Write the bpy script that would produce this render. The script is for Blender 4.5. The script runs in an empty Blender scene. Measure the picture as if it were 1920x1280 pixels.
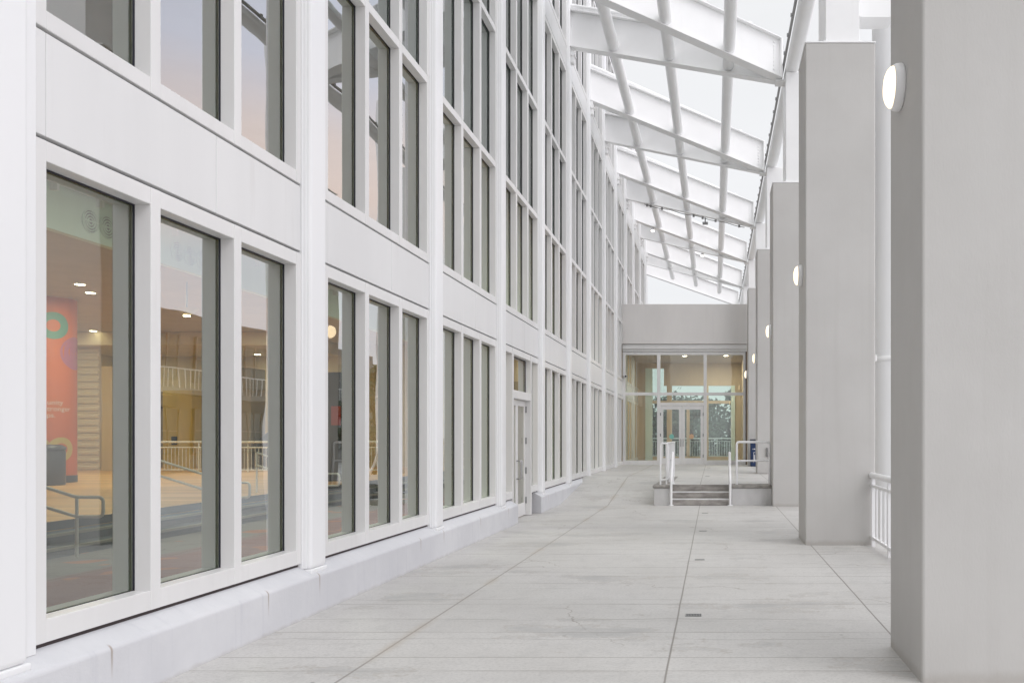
import bpy, math, random
from mathutils import Vector
R = math.radians
random.seed(7)
sc = bpy.context.scene
col = sc.collection

# ------------------------------------------------------------------ helpers
def world_loc(o):
    v = Vector((0, 0, 0))
    while o is not None:
        v += o.location
        o = o.parent
    return v

class MB:
    """collects pieces of ONE mesh object, in world coordinates"""
    def __init__(self):
        self.v, self.f, self.s = [], [], []
    def add(self, vs, fs, smooth=False):
        n = len(self.v)
        self.v += [tuple(p) for p in vs]
        for f in fs:
            self.f.append(tuple(i + n for i in f)); self.s.append(smooth)
        return self
    def box(self, x0, x1, y0, y1, z0, z1):
        vs = [(x0,y0,z0),(x1,y0,z0),(x1,y1,z0),(x0,y1,z0),(x0,y0,z1),(x1,y0,z1),(x1,y1,z1),(x0,y1,z1)]
        return self.add(vs, [(0,3,2,1),(4,5,6,7),(0,1,5,4),(1,2,6,5),(2,3,7,6),(3,0,4,7)])
    def quad(self, a, b, c, d):
        return self.add([a,b,c,d], [(0,1,2,3)])
    def bar(self, A, B, w, z0, z1):
        """box between points A and B, half width w sideways, z offsets z0..z1"""
        A, B = Vector(A), Vector(B)
        l = Vector((-(B.y-A.y), B.x-A.x, 0)).normalized() * w
        vs = []
        for P in (A, B):
            for s, z in ((-1,z0),(1,z0),(1,z1),(-1,z1)):
                vs.append(P + l*s + Vector((0,0,z)))
        return self.add(vs, [(0,1,2,3),(7,6,5,4),(0,4,5,1),(1,5,6,2),(2,6,7,3),(3,7,4,0)])
    def prism(self, prof, axis, a, b):
        """extrude a closed 2D profile along 'x','y' or 'z'"""
        n = len(prof)
        def P(p, t):
            return {'y': (p[0], t, p[1]), 'x': (t, p[0], p[1]), 'z': (p[0], p[1], t)}[axis]
        vs = [P(p,a) for p in prof] + [P(p,b) for p in prof]
        fs = [tuple(range(n))[::-1], tuple(range(n,2*n))]
        fs += [(i,(i+1)%n,n+(i+1)%n,n+i) for i in range(n)]
        return self.add(vs, fs)
    def tube(self, pts, r, seg=12, cap=True):
        pts = [Vector(p) for p in pts]
        rings, n = [], len(pts)
        rr = r if isinstance(r, (list, tuple)) else [r]*n
        up = None
        for i, p in enumerate(pts):
            d = (pts[min(i+1,n-1)] - pts[max(i-1,0)]).normalized()
            if up is None:
                up = Vector((0,0,1)) if abs(d.z) < .9 else Vector((0,1,0))
            a = d.cross(up).normalized(); b = a.cross(d).normalized(); up = b
            rings.append([p + (a*math.cos(t) + b*math.sin(t))*rr[i] for t in [2*math.pi*k/seg for k in range(seg)]])
        vs = [q for g in rings for q in g]
        fs = [(i*seg+k, i*seg+(k+1)%seg, (i+1)*seg+(k+1)%seg, (i+1)*seg+k) for i in range(n-1) for k in range(seg)]
        self.add(vs, fs, True)
        if cap:
            self.add(rings[0], [tuple(range(seg))]); self.add(rings[-1], [tuple(range(seg))[::-1]])
        return self
    def lathe(self, prof, c, axis='z', seg=32, smooth=True):
        """prof: (radius, height) pairs turned round axis through c"""
        vs = []
        for r, h in prof:
            for k in range(seg):
                t = 2*math.pi*k/seg; x, y = r*math.cos(t), r*math.sin(t)
                vs.append({'z':(c[0]+x,c[1]+y,c[2]+h), '-x':(c[0]-h,c[1]+x,c[2]+y), '-y':(c[0]+x,c[1]-h,c[2]+y)}[axis])
        n = len(prof)
        fs = [(i*seg+k, i*seg+(k+1)%seg, (i+1)*seg+(k+1)%seg, (i+1)*seg+k) for i in range(n-1) for k in range(seg)]
        return self.add(vs, fs, smooth)
    def build(self, name, mat, parent=None, bevel=0, seg=2, origin=None):
        off = world_loc(parent) if parent else Vector(origin or (0,0,0))
        me = bpy.data.meshes.new(name)
        me.from_pydata([tuple(Vector(p)-off) for p in self.v], [], self.f)
        me.polygons.foreach_set('use_smooth', self.s)
        me.update()
        me.materials.append(mat)
        o = bpy.data.objects.new(name, me); col.objects.link(o)
        if parent: o.parent = parent
        else: o.location = off
        if bevel:
            b = o.modifiers.new('bevel', 'BEVEL'); b.width = bevel; b.segments = seg; b.limit_method = 'ANGLE'
        return o

def tag(o, label=None, cat=None, group=None, kind=None):
    if label: o['label'] = label
    if cat: o['category'] = cat
    if group: o['group'] = group
    if kind: o['kind'] = kind
    return o

def thing(name, loc, label, cat, group=None):
    o = bpy.data.objects.new(name, None); col.objects.link(o)
    o.location = loc; o.empty_display_size = .2
    return tag(o, label, cat, group)

def copy_tree(o, parent=None):
    c = o.copy(); col.objects.link(c)
    if parent is not None: c.parent = parent
    for ch in list(o.children): copy_tree(ch, c)
    return c

def bend_path(pts, r, n=6):
    """polyline with rounded corners"""
    pts = [Vector(p) for p in pts]; out = [pts[0]]
    for i in range(1, len(pts)-1):
        a, b, c = pts[i-1], pts[i], pts[i+1]
        p, q = b + (a-b).normalized()*r, b + (c-b).normalized()*r
        for k in range(n+1):
            t = k/n; out.append(p*(1-t)**2 + b*2*t*(1-t) + q*t*t)
    out.append(pts[-1]); return out

# ------------------------------------------------------------------ materials
class NT:
    def __init__(self, nt): self.nt = nt
    def n(self, t, **kw):
        nd = self.nt.nodes.new(t)
        for k, v in kw.items(): setattr(nd, k, v)
        return nd
    def l(self, a, b): self.nt.links.new(a, b)
    def val(self, sock, v):
        if isinstance(v, (int, float, tuple, list)): sock.default_value = v
        else: self.l(v, sock)
    def m(self, op, a, b=0.0, c=0.0, clamp=False):
        nd = self.n('ShaderNodeMath', operation=op, use_clamp=clamp)
        for i, x in enumerate((a, b, c)): self.val(nd.inputs[i], x)
        return nd.outputs[0]
    def mix(self, f, a, b):
        nd = self.n('ShaderNodeMix', data_type='RGBA'); 
        self.val(nd.inputs[0], f); self.val(nd.inputs[6], a); self.val(nd.inputs[7], b)
        return nd.outputs[2]
    def noise(self, vec, scale, detail=3, rough=.5):
        nd = self.n('ShaderNodeTexNoise'); self.l(vec, nd.inputs['Vector'])
        nd.inputs['Scale'].default_value = scale; nd.inputs['Detail'].default_value = detail; nd.inputs['Roughness'].default_value = rough
        return nd.outputs['Fac']
    def mapping(self, vec, s):
        nd = self.n('ShaderNodeMapping'); self.l(vec, nd.inputs[0]); nd.inputs['Scale'].default_value = s
        return nd.outputs[0]
    def smooth(self, x, a, b):
        nd = self.n('ShaderNodeMapRange', interpolation_type='SMOOTHSTEP')
        self.val(nd.inputs[0], x); nd.inputs[1].default_value = a; nd.inputs[2].default_value = b
        return nd.outputs[0]

def c4(c): return (c[0], c[1], c[2], 1)

def new_mat(name):
    m = bpy.data.materials.new(name); m.use_nodes = True
    t = NT(m.node_tree); b = m.node_tree.nodes['Principled BSDF']
    return m, t, b

def paint(name, c, rough=.45, var=.06, scale=1.5, stretch=(1,1,.25), bump=0, bscale=60, metallic=0, grime=0):
    m, t, b = new_mat(name)
    pos = t.n('ShaderNodeNewGeometry').outputs['Position']
    v = t.mapping(pos, stretch)
    n1 = t.noise(v, scale, 4, .6)
    lo = tuple(x*(1-var) for x in c); hi = tuple(min(.9, x*(1+var)) for x in c)
    colr = t.mix(t.smooth(n1, .3, .7), c4(lo), c4(hi))
    if grime:
        n2 = t.noise(t.mapping(pos, (3, 3, .22)), 2.2, 5, .65)
        g = t.m('MULTIPLY', t.smooth(n2, .55, .8), grime)
        colr = t.mix(g, colr, c4((c[0]*.62, c[1]*.58, c[2]*.55)))
    t.l(colr, b.inputs['Base Color'])
    b.inputs['Roughness'].default_value = rough; b.inputs['Metallic'].default_value = metallic
    if bump:
        bn = t.n('ShaderNodeBump'); bn.inputs['Strength'].default_value = bump; bn.inputs['Distance'].default_value = .01
        t.l(t.noise(pos, bscale, 4, .6), bn.inputs['Height']); t.l(bn.outputs[0], b.inputs['Normal'])
    return m

def emit(name, c, s):
    m, t, b = new_mat(name)
    b.inputs['Base Color'].default_value = c4(c)
    b.inputs['Emission Color'].default_value = c4(c); b.inputs['Emission Strength'].default_value = s
    return m

def glass(name, tint, refl):
    m, t, b = new_mat(name)
    m.node_tree.nodes.remove(b)
    out = m.node_tree.nodes['Material Output']
    tr = t.n('ShaderNodeBsdfTransparent'); tr.inputs[0].default_value = c4(tint)
    gl = t.n('ShaderNodeBsdfGlossy'); gl.inputs['Roughness'].default_value = .0
    gl.inputs['Color'].default_value = (.93,.95,.95,1)
    pos = t.n('ShaderNodeNewGeometry').outputs['Position']
    bn = t.n('ShaderNodeBump'); bn.inputs['Strength'].default_value = .035; bn.inputs['Distance'].default_value = .05
    t.l(t.noise(pos, 1.3, 1), bn.inputs['Height']); t.l(bn.outputs[0], gl.inputs['Normal'])
    fr = t.n('ShaderNodeFresnel'); fr.inputs[0].default_value = 1.5
    fac = t.m('ADD', t.m('MULTIPLY', fr.outputs[0], 1-refl), refl, clamp=True)
    mx = t.n('ShaderNodeMixShader'); t.l(fac, mx.inputs[0]); t.l(tr.outputs[0], mx.inputs[1]); t.l(gl.outputs[0], mx.inputs[2])
    t.l(mx.outputs[0], out.inputs[0])
    return m

def deck_material():
    m, t, b = new_mat('deck_concrete')
    pos = t.n('ShaderNodeNewGeometry').outputs['Position']
    sp = t.n('ShaderNodeSeparateXYZ'); t.l(pos, sp.inputs[0]); x, y = sp.outputs[0], sp.outputs[1]
    wob = t.m('MULTIPLY', t.m('SUBTRACT', t.noise(pos, 1.1, 3), .5), .05)
    wob2 = t.m('MULTIPLY', t.m('SUBTRACT', t.noise(pos, .7, 3), .5), .22)
    base = t.mix(t.smooth(t.noise(pos, .55, 5, .6), .3, .7), (.53,.517,.497,1), (.605,.593,.573,1))
    fine = t.noise(pos, 38, 5, .75)
    base = t.mix(t.m('MULTIPLY', t.smooth(fine, .42, .70), .5), base, (.36,.35,.335,1))
    med = t.noise(pos, 5.5, 5, .7)
    base = t.mix(t.m('MULTIPLY', t.smooth(med, .48, .72), .42), base, (.40,.392,.38,1))
    # faint broomed streaks across the walk
    st = t.noise(t.mapping(pos, (.8, 6, 1)), 1.4, 5, .65)
    base = t.mix(t.m('MULTIPLY', t.smooth(st, .54, .74), .12), base, (.36,.352,.34,1))
    # dried puddle stains, with a browner rim
    sm = t.noise(t.mapping(pos, (.8, 1.5, 1)), .62, 6, .68)
    base = t.mix(t.m('MULTIPLY', t.smooth(sm, .55, .67), .5), base, (.32,.32,.315,1))
    rim = t.m('SUBTRACT', 1, t.smooth(t.m('ABSOLUTE', t.m('SUBTRACT', sm, .585)), .0, .012))
    base = t.mix(t.m('MULTIPLY', rim, .35), base, (.34,.29,.235,1))
    # hairline cracks
    vc = t.n('ShaderNodeTexVoronoi', feature='DISTANCE_TO_EDGE'); vc.inputs['Scale'].default_value = .42
    nz = t.n('ShaderNodeTexNoise'); nz.inputs['Scale'].default_value = 1.6; nz.inputs['Detail'].default_value = 5; t.l(pos, nz.inputs['Vector'])
    va = t.n('ShaderNodeVectorMath', operation='SCALE'); t.l(nz.outputs['Color'], va.inputs[0]); va.inputs['Scale'].default_value = .9
    vb = t.n('ShaderNodeVectorMath', operation='ADD'); t.l(pos, vb.inputs[0]); t.l(va.outputs[0], vb.inputs[1]); t.l(vb.outputs[0], vc.inputs['Vector'])
    ck = t.m('MULTIPLY', t.m('SUBTRACT', 1, t.smooth(vc.outputs['Distance'], .001, .006)), t.smooth(t.noise(pos, .5, 3), .48, .62))
    base = t.mix(t.m('MULTIPLY', ck, .75), base, (.24,.21,.18,1))
    def line(d, w):
        return t.m('SUBTRACT', 1, t.smooth(t.m('ABSOLUTE', d), w*.4, w))
    lines = None
    for xj, w, k in ((-2.46,.013,.7), (-.32,.010,.8), (1.433,.010,.9)):
        l = t.m('MULTIPLY', line(t.m('ADD', t.m('SUBTRACT', x, xj), t.m('MULTIPLY', wob, .22)), w), k)
        lines = l if lines is None else t.m('MAXIMUM', lines, l)
    brk = t.smooth(t.noise(t.mapping(pos, (.5, .5, 1)), 1.7, 3), .36, .62)
    for per, ph, w, k, wb in ((1.2, .05, .011, .8, .35), (2.4, .55, .010, .75, 1.2), (1.7, .2, .009, .65, 1.4), (.83, .2, .008, .28, 1.0), (7.2, 6.42, .011, .6, .2)):
        yy = t.m('ADD', t.m('SUBTRACT', y, ph), t.m('MULTIPLY', wob2, wb))
        d = t.m('SUBTRACT', t.m('PINGPONG', t.m('ADD', yy, 120.0*per), per/2), 0)
        l = t.m('MULTIPLY', line(d, w), k)
        if per < 7: l = t.m('MULTIPLY', l, t.m('ADD', t.m('MULTIPLY', brk, .7), .3))
        lines = t.m('MAXIMUM', lines, l)
    base = t.mix(lines, base, (.20,.18,.16,1))
    # a soft rusty edge beside the long joints
    rust = t.m('MULTIPLY', t.m('SUBTRACT', 1, t.smooth(t.m('ABSOLUTE', t.m('SUBTRACT', x, -2.46)), .0, .09)), t.smooth(t.noise(pos, .9, 4), .42, .65))
    base = t.mix(t.m('MULTIPLY', rust, .4), base, (.40,.33,.25,1))
    # spots of gum
    vo = t.n('ShaderNodeTexVoronoi'); vo.inputs['Scale'].default_value = 1.3; t.l(pos, vo.inputs['Vector'])
    base = t.mix(t.m('MULTIPLY', t.m('SUBTRACT', 1, t.smooth(vo.outputs['Distance'], .012, .03)), .55), base, (.16,.15,.14,1))
    t.l(base, b.inputs['Base Color'])
    b.inputs['Roughness'].default_value = .5
    bn = t.n('ShaderNodeBump'); bn.inputs['Strength'].default_value = .25; bn.inputs['Distance'].default_value = .004
    t.l(t.m('SUBTRACT', fine, t.m('MULTIPLY', lines, .8)), bn.inputs['Height']); t.l(bn.outputs[0], b.inputs['Normal'])
    return m

def pier_material():
    m, t, b = new_mat('pier_stucco')
    pos = t.n('ShaderNodeNewGeometry').outputs['Position']
    n = t.noise(pos, .6, 5, .6)
    base = t.mix(t.smooth(n, .3, .7), (.51,.50,.482,1), (.555,.545,.528,1))
    st = t.noise(t.mapping(pos, (5, 5, .18)), 1.5, 5, .6)
    base = t.mix(t.m('MULTIPLY', t.smooth(st, .5, .75), .28), base, (.47,.455,.435,1))
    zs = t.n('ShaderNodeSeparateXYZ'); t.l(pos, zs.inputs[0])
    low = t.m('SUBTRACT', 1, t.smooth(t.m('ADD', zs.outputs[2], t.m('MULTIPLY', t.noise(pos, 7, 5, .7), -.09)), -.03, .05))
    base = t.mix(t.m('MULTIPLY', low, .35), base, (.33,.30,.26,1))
    t.l(base, b.inputs['Base Color']); b.inputs['Roughness'].default_value = .8
    bn = t.n('ShaderNodeBump'); bn.inputs['Strength'].default_value = .3; bn.inputs['Distance'].default_value = .006
    brush = t.noise(t.mapping(pos, (1, 1, .35)), 70, 3, .6)
    pat = t.smooth(t.noise(pos, .9, 4), .5, .7)
    h = t.m('ADD', t.m('MULTIPLY', brush, .6), t.m('MULTIPLY', t.m('MULTIPLY', t.noise(pos, 14, 4, .7), pat), 1.2))
    t.l(h, bn.inputs['Height']); t.l(bn.outputs[0], b.inputs['Normal'])
    return m

def plinth_material():
    m, t, b = new_mat('plinth_paint')
    pos = t.n('ShaderNodeNewGeometry').outputs['Position']
    sp = t.n('ShaderNodeSeparateXYZ'); t.l(pos, sp.inputs[0]); y, z = sp.outputs[1], sp.outputs[2]
    base = t.mix(t.smooth(t.noise(pos, 1.3, 5, .6), .3, .7), (.61,.615,.635,1), (.675,.68,.695,1))
    st = t.noise(t.mapping(pos, (3, 6, .3)), 2.0, 5, .7)
    base = t.mix(t.m('MULTIPLY', t.smooth(st, .52, .75), .35), base, (.50,.51,.55,1))
    d = t.m('PINGPONG', t.m('ADD', y, 93-5.3+.015), .465)
    crack = t.m('MULTIPLY', t.m('SUBTRACT', 1, t.smooth(d, .003, .014)), t.m('MULTIPLY', t.smooth(z, .12, .34), t.m('SUBTRACT', 1, t.smooth(z, .345, .365))))
    pick = t.smooth(t.noise(t.mapping(pos, (0, .9, 0)), 1.0, 0), .47, .52)
    base = t.mix(t.m('MULTIPLY', t.m('MULTIPLY', crack, pick), .7), base, (.30,.22,.16,1))
    low = t.m('SUBTRACT', 1, t.smooth(t.m('ADD', z, t.m('MULTIPLY', t.noise(pos, 9, 4), .06)), .02, .07))
    base = t.mix(t.m('MULTIPLY', low, .35), base, (.36,.33,.29,1))
    t.l(base, b.inputs['Base Color']); b.inputs['Roughness'].default_value = .6
    bn = t.n('ShaderNodeBump'); bn.inputs['Strength'].default_value = .35; bn.inputs['Distance'].default_value = .008
    t.l(t.noise(pos, 16, 5, .7), bn.inputs['Height']); t.l(bn.outputs[0], b.inputs['Normal'])
    return m

def carpet_material():
    m, t, b = new_mat('banded_carpet')
    pos = t.n('ShaderNodeNewGeometry').outputs['Position']
    sp = t.n('ShaderNodeSeparateXYZ'); t.l(pos, sp.inputs[0])
    stripe = t.noise(t.mapping(pos, (1.0, .06, 1)), 2.6, 3, .6)
    r = t.n('ShaderNodeValToRGB'); t.l(sp.outputs[0], r.inputs[0])
    mp = t.n('ShaderNodeMapRange'); t.l(t.m('ADD', sp.outputs[0], t.m('MULTIPLY', t.m('SUBTRACT', stripe, .5), .5)), mp.inputs[0]); mp.inputs[1].default_value = -9; mp.inputs[2].default_value = -4
    t.l(mp.outputs[0], r.inputs[0]); r.color_ramp.interpolation = 'LINEAR'
    e = r.color_ramp.elements; e[0].position = .0; e[0].color = (.22,.23,.24,1); e[1].position = 1; e[1].color = (.25,.26,.27,1)
    for p, c in ((.34,(.24,.24,.24,1)), (.40,(.30,.13,.12,1)), (.75,(.32,.14,.13,1)), (.82,(.2,.21,.22,1))):
        k = e.new(p); k.color = c
    o = t.mix(t.m('MULTIPLY', t.smooth(t.noise(pos, 1.4, 1), .62, .66), .7), r.outputs[0], (.6,.2,.08,1))
    t.l(o, b.inputs['Base Color']); b.inputs['Roughness'].default_value = .95
    return m

M = {}
M['panel'] = paint('white_panel', (.745,.745,.74), .38, .025, 1.2, (1,1,.15), grime=.22)
M['frame'] = paint('white_frame', (.75,.745,.735), .35, .03, 2, (1,1,.2), grime=.18)
M['pillar'] = paint('pillar_enamel', (.845,.85,.855), .30, .02, 1, (1,1,.1), grime=.06)
M['steel'] = paint('white_steel', (.89,.892,.89), .38, .03, 1.2, (1,1,1), grime=.08)
M['rail'] = paint('white_rail', (.84,.84,.845), .30, .03, 3)
M['pier'] = pier_material()
M['fascia'] = paint('fascia_stucco', (.74,.72,.70), .8, .04, .7, (1,1,.3), bump=.12, grime=.12)
M['deck'] = deck_material()
M['plinth'] = plinth_material()
M['lowwall'] = paint('low_wall_paint', (.56,.555,.55), .7, .08, 2, (1,1,.5), bump=.15, grime=.2)
M['cap'] = paint('weathered_cap', (.30,.285,.265), .85, .35, 5, (1,1,1), bump=.3, grime=.5)
M['step'] = paint('weathered_step', (.34,.32,.30), .85, .3, 3, (1,1,3), bump=.3, grime=.5)
M['nosing'] = paint('nosing_paint', (.74,.74,.74), .5, .08, 6)
M['gap'] = paint('dark_joint', (.06,.045,.045), .8, .1)
M['gasket'] = paint('black_gasket', (.018,.018,.03), .5, .1)
M['inner'] = paint('inner_mullion', (.84,.90,.80), .6, .02)
M['glass'] = glass('window_glass', (.80,.93,.81), .30)
M['doorglass'] = glass('door_glass', (.80,.88,.83), .10)
M['backglass'] = glass('lobby_glass', (.78,.90,.86), .06)
M['grey_metal'] = paint('grey_metal', (.30,.30,.30), .4, .1, metallic=.6)
M['chrome'] = paint('brushed_steel', (.55,.55,.55), .25, .05, metallic=1)
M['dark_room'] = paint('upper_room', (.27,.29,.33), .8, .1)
M['tan_floor'] = paint('tan_floor', (.62,.36,.13), .55, .22, .9, (.2,2.5,1))
M['carpet'] = carpet_material()
M['blue_step'] = paint('blue_carpet', (.05,.085,.11), .95, .2, 3)
M['step_edge'] = paint('step_edge', (.26,.27,.22), .7, .1)
M['ceiling'] = paint('beige_ceiling', (.50,.42,.35), .9, .05)
M['teal'] = paint('bulkhead_paint', (.66,.76,.68), .8, .04)
M['tanwall'] = paint('tan_wall', (.62,.49,.33), .8, .05)
M['cream'] = paint('cream_wall', (.66,.56,.40), .8, .04)
M['brownwall'] = paint('brown_wall', (.28,.24,.20), .8, .06)
M['yellow'] = paint('ochre_wall', (.62,.47,.14), .8, .06)
M['orange'] = paint('orange_wrap', (.62,.125,.008), .5, .06)
M['green_ring'] = paint('teal_print', (.10,.29,.22), .5, .05)
M['purple'] = paint('purple_print', (.42,.12,.22), .5, .05)
M['olive'] = paint('olive_print', (.55,.42,.10), .5, .05)
M['print_text'] = paint('white_print', (.75,.62,.50), .5, .02)
M['navy'] = paint('navy_plastic', (.012,.035,.11), .4, .15)
M['mint'] = paint('mint_post', (.72,.84,.77), .6, .04)
M['black'] = paint('black_plastic', (.03,.032,.035), .45, .2)
M['dark_blue'] = paint('slate_plastic', (.04,.05,.07), .4, .2)
M['white_print'] = paint('label_white', (.75,.75,.78), .5, .02)
M['red'] = paint('red_print', (.5,.05,.04), .5, .05)
M['bark'] = paint('bark', (.10,.075,.055), .9, .3, 8)
M['plaza'] = paint('plaza_concrete', (.50,.50,.50), .85, .12, .3, (1,1,1), grime=.1)
M['tealprint'] = paint('teal_decal', (.22,.52,.45), .5, .02)
M['peach'] = paint('peach_decal', (.60,.40,.25), .5, .02)
M['far_shaded'] = paint('far_wall', (.30,.30,.30), .8, .05)  # white walls darkened: the front's shade is put into the colour
M['far_glass'] = paint('far_window', (.17,.19,.19), .2, .2)
M['lens'] = emit('lamp_lens', (1,.80,.53), 1.8)
M['down'] = emit('downlight_glow', (1,.86,.62), 14)
M['spot'] = emit('spot_glow', (1,.95,.85), 6)
M['exit'] = emit('red_glow', (1,.06,.03), 2.0)
M['sign'] = emit('sign_glow', (1,.72,.38), 1.6)

def leaf_material(name, a, b_):
    m, t, b = new_mat(name)
    g = t.n('ShaderNodeNewGeometry')
    c = t.mix(g.outputs['Random Per Island'], c4(a), c4(b_))
    t.l(c, b.inputs['Base Color']); b.inputs['Roughness'].default_value = .6
    return m
M['leaf'] = leaf_material('leaf_dark', (.02,.035,.02), (.055,.085,.05))
M['leaf2'] = leaf_material('leaf_mid', (.028,.048,.026), (.07,.10,.06))

# ------------------------------------------------------------------ numbers
BAY = 3.6; Y0 = 4.84; INNER = 3.13; PW = .47       # bay module: near pillar's far edge at Y0 + BAY*k
XF, XG, XI = -3.713, -3.833, -3.968               # facade face, glass, back of the mullions
FLOOR2 = .45
KS = range(-2, 12)                                # bays
PIER = [5.75, 13.05, 20.25, 27.45, 34.64]         # front faces
PX0, PX1, PD, PTOP = 1.352, 2.385, 1.03, 7.40
NODE = lambda j: 20.77 + 7.195*j

# ------------------------------------------------------------------ ground, deck, ramp
g = MB(); S = 900
g.quad((-S,-S,-.45),(S,-S,-.45),(S,S,-.45),(-S,S,-.45))
tag(g.build('ground', M['plaza']), kind='structure')
d = MB(); d.box(-4.4, 2.62, -9, 20.62, -.44, 0)
tag(d.build('deck', M['deck']), kind='structure')
r = MB()
r.add([(-4.4,20.62,0),(-1.40,20.62,0),(-1.40,25.4,FLOOR2),(-4.4,25.4,FLOOR2)], [(0,1,2,3)])
r.add([(-1.40,20.62,0),(-1.40,20.62,-.44),(-1.40,25.4,-.44),(-1.40,25.4,FLOOR2)], [(0,1,2,3)])
tag(r.build('ramp', M['deck']), kind='structure')
u = MB()
u.box(-1.02, 2.62, 21.19, 60, -.44, FLOOR2)
u.box(-4.4, -1.021, 25.4, 60, -.44, FLOOR2)
tag(u.build('upper_walk', M['deck']), kind='structure')

# ------------------------------------------------------------------ main building
bld = thing('hall_building', (XF, 22, 0), 'long white hall with tall recessed windows and pillars along the left', 'building')

def frame_mesh(z0, z1, rb, rt, name_prefix=None):
    """white frame, inner mullion backs, gasket and panes of a three-light window in bay 0"""
    jb, mu = .09, .105
    op = (INNER - 2*jb - 2*mu)/3
    vx = [(0, jb), (jb+op, jb+op+mu), (jb+2*op+mu, jb+2*op+2*mu), (INNER-jb, INNER)]
    f, inn, gk, pn = MB(), MB(), MB(), MB()
    zb, zt = z0+rb, z1-rt
    for a, b in vx:
        f.box(XG-.002, XF, Y0+a, Y0+b, z0, z1)
        inn.box(XI, XG-.0075, Y0+a, Y0+b, z0, z1)
    for i in range(3):
        a, b = vx[i][1], vx[i+1][0]
        if rb:
            f.box(XG-.002, XF-.002, Y0+a, Y0+b, z0, zb); inn.box(XI, XG-.0075, Y0+a, Y0+b, z0, zb)
        f.box(XG-.002, XF-.002, Y0+a, Y0+b, zt, z1); inn.box(XI, XG-.0075, Y0+a, Y0+b, zt, z1)
        q = .006
        gk.box(XG+.001, XG+.009, Y0+a, Y0+a+q, zb, zt); gk.box(XG+.001, XG+.013, Y0+b-q, Y0+b, zb, zt)
        gk.box(XG+.001, XG+.005, Y0+a+q, Y0+b-q, zb, zb+.003); gk.box(XG+.001, XG+.013, Y0+a+q, Y0+b-q, zt-.010, zt)
        pn.quad((XG-.006,Y0+a,zb),(XG-.006,Y0+b,zb),(XG-.006,Y0+b,zt),(XG-.006,Y0+a,zt))
    return f, inn, gk, pn

def window(z0, z1, rb, rt):
    f, inn, gk, pn = frame_mesh(z0, z1, rb, rt)
    w = f.build('window', M['frame'], bld, .005, 2)
    inn.build('mullion', M['inner'], w); gk.build('gasket', M['gasket'], w); pn.build('pane', M['glass'], w)
    return w

levels = [(.455,3.245,.13,.115), (3.866,6.28,.105,.10), (6.283,8.58,0,.10), (8.583,10.89,0,.11), (11.45,15.2,.105,.11)]
DOORBAY = 3
for li, lv in enumerate(levels):
    proto = None
    for k in KS:
        if li == 0 and k == DOORBAY: continue
        if proto is None:
            proto = window(*lv); proto.location.y += BAY*k
        else:
            c = copy_tree(proto, bld); c.location.y = proto.location.y + BAY*(k-KS[0])

def spandrel(z0, z1):
    s = MB()
    for a, b in ((0, .088), (.092, INNER/2+.21), (INNER/2+.216, INNER-.003)):
        s.box(-3.79, XF-.004, Y0+a, Y0+b, z0, z1)
    o = s.build('spandrel_panel', M['panel'], bld, .003, 1)
    b = MB(); b.box(XI, -3.80, Y0, Y0+INNER, z0-.035, z1+.035); b.build('backing', M['gap'], o)
    return o
for z0, z1 in ((3.268,3.846), (10.912,11.43)):
    p0 = spandrel(z0, z1); p0.location.y += BAY*KS[0]
    for k in list(KS)[1:]:
        c = copy_tree(p0, bld); c.location.y = p0.location.y + BAY*(k-KS[0])

pl = MB(); pl.box(-3.99, -3.628, Y0-PW+.016, Y0-.14, .40, 15.6)
pil0 = pl.build('pillar', M['pillar'], bld, .035, 4)
bs = MB(); bs.box(-3.98, -3.700, Y0-PW+.002, Y0-.002, .41, 15.6); bs.box(-3.98,-3.672, Y0-PW+.009, Y0-.12, .405, 15.6); bs.build('base_strip', M['pillar'], pil0, .006, 2)
ft = MB(); ft.box(-3.97, -3.622, Y0-PW+.010, Y0-.134, .36, .402); ft.build('foot', M['pillar'], pil0, .01, 2)
pil0.location.y += BAY*KS[0]
for k in list(range(KS[0]+1, 13)):
    c = copy_tree(pil0, bld); c.location.y = pil0.location.y + BAY*(k-KS[0])

# dark gap under the ground-floor frames + plinth with its sloped top
YE = Y0+BAY*11+INNER+PW
gp = MB()
gp.box(XI, XF-.03, -3, 15.64, .41, .4535); gp.box(XI, XF-.03, 18.77, YE, .41, .4535)
gp.build('shadow_gap', M['gap'], bld)
prof = [(-4.3,-.02),(-3.59,-.02),(-3.592,.335),(-3.61,.354),(-3.74,.428),(-4.3,.432)]
pp = MB(); pp.prism(prof, 'y', -6, 16.28); pp.prism(prof, 'y', 18.5, YE)
pp.build('plinth', M['plinth'], bld, .012, 2)

# door bay ---------------------------------------------------------------
yd0, yd1 = 16.44, 17.97; yb = Y0+BAY*DOORBAY; ye = yb+INNER
w = MB()
XD = XF-.0
for a, b in ((yb, yb+.06),(ye-.06, ye)): w.box(XG-.002, XF, a, b, .455, 3.245)
for a, b in ((yd0-.10, yd0),(yd1, yd1+.10)): w.box(XI, XF+.004, a, b, 0.005, 3.245)
w.box(XG-.002, XF-.002, yb+.06, yd0-.10, 3.13, 3.245); w.box(XG-.002, XF-.002, yd1+.10, ye-.06, 3.13, 3.245)
w.box(XG-.002, XF-.002, yb+.06, yd0-.10, .455, .585); w.box(XG-.002, XF-.002, yd1+.10, ye-.06, .455, .585)
w.box(XI, XF-.002, yd0, yd1, 3.13, 3.245); w.box(XI, XF-.002, yd0, yd1, 2.32, 2.47)
dw = w.build('window', M['frame'], bld, .005, 2); dw['label'] = 'door bay frame with narrow sidelights and transom'
pn = MB()
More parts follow.
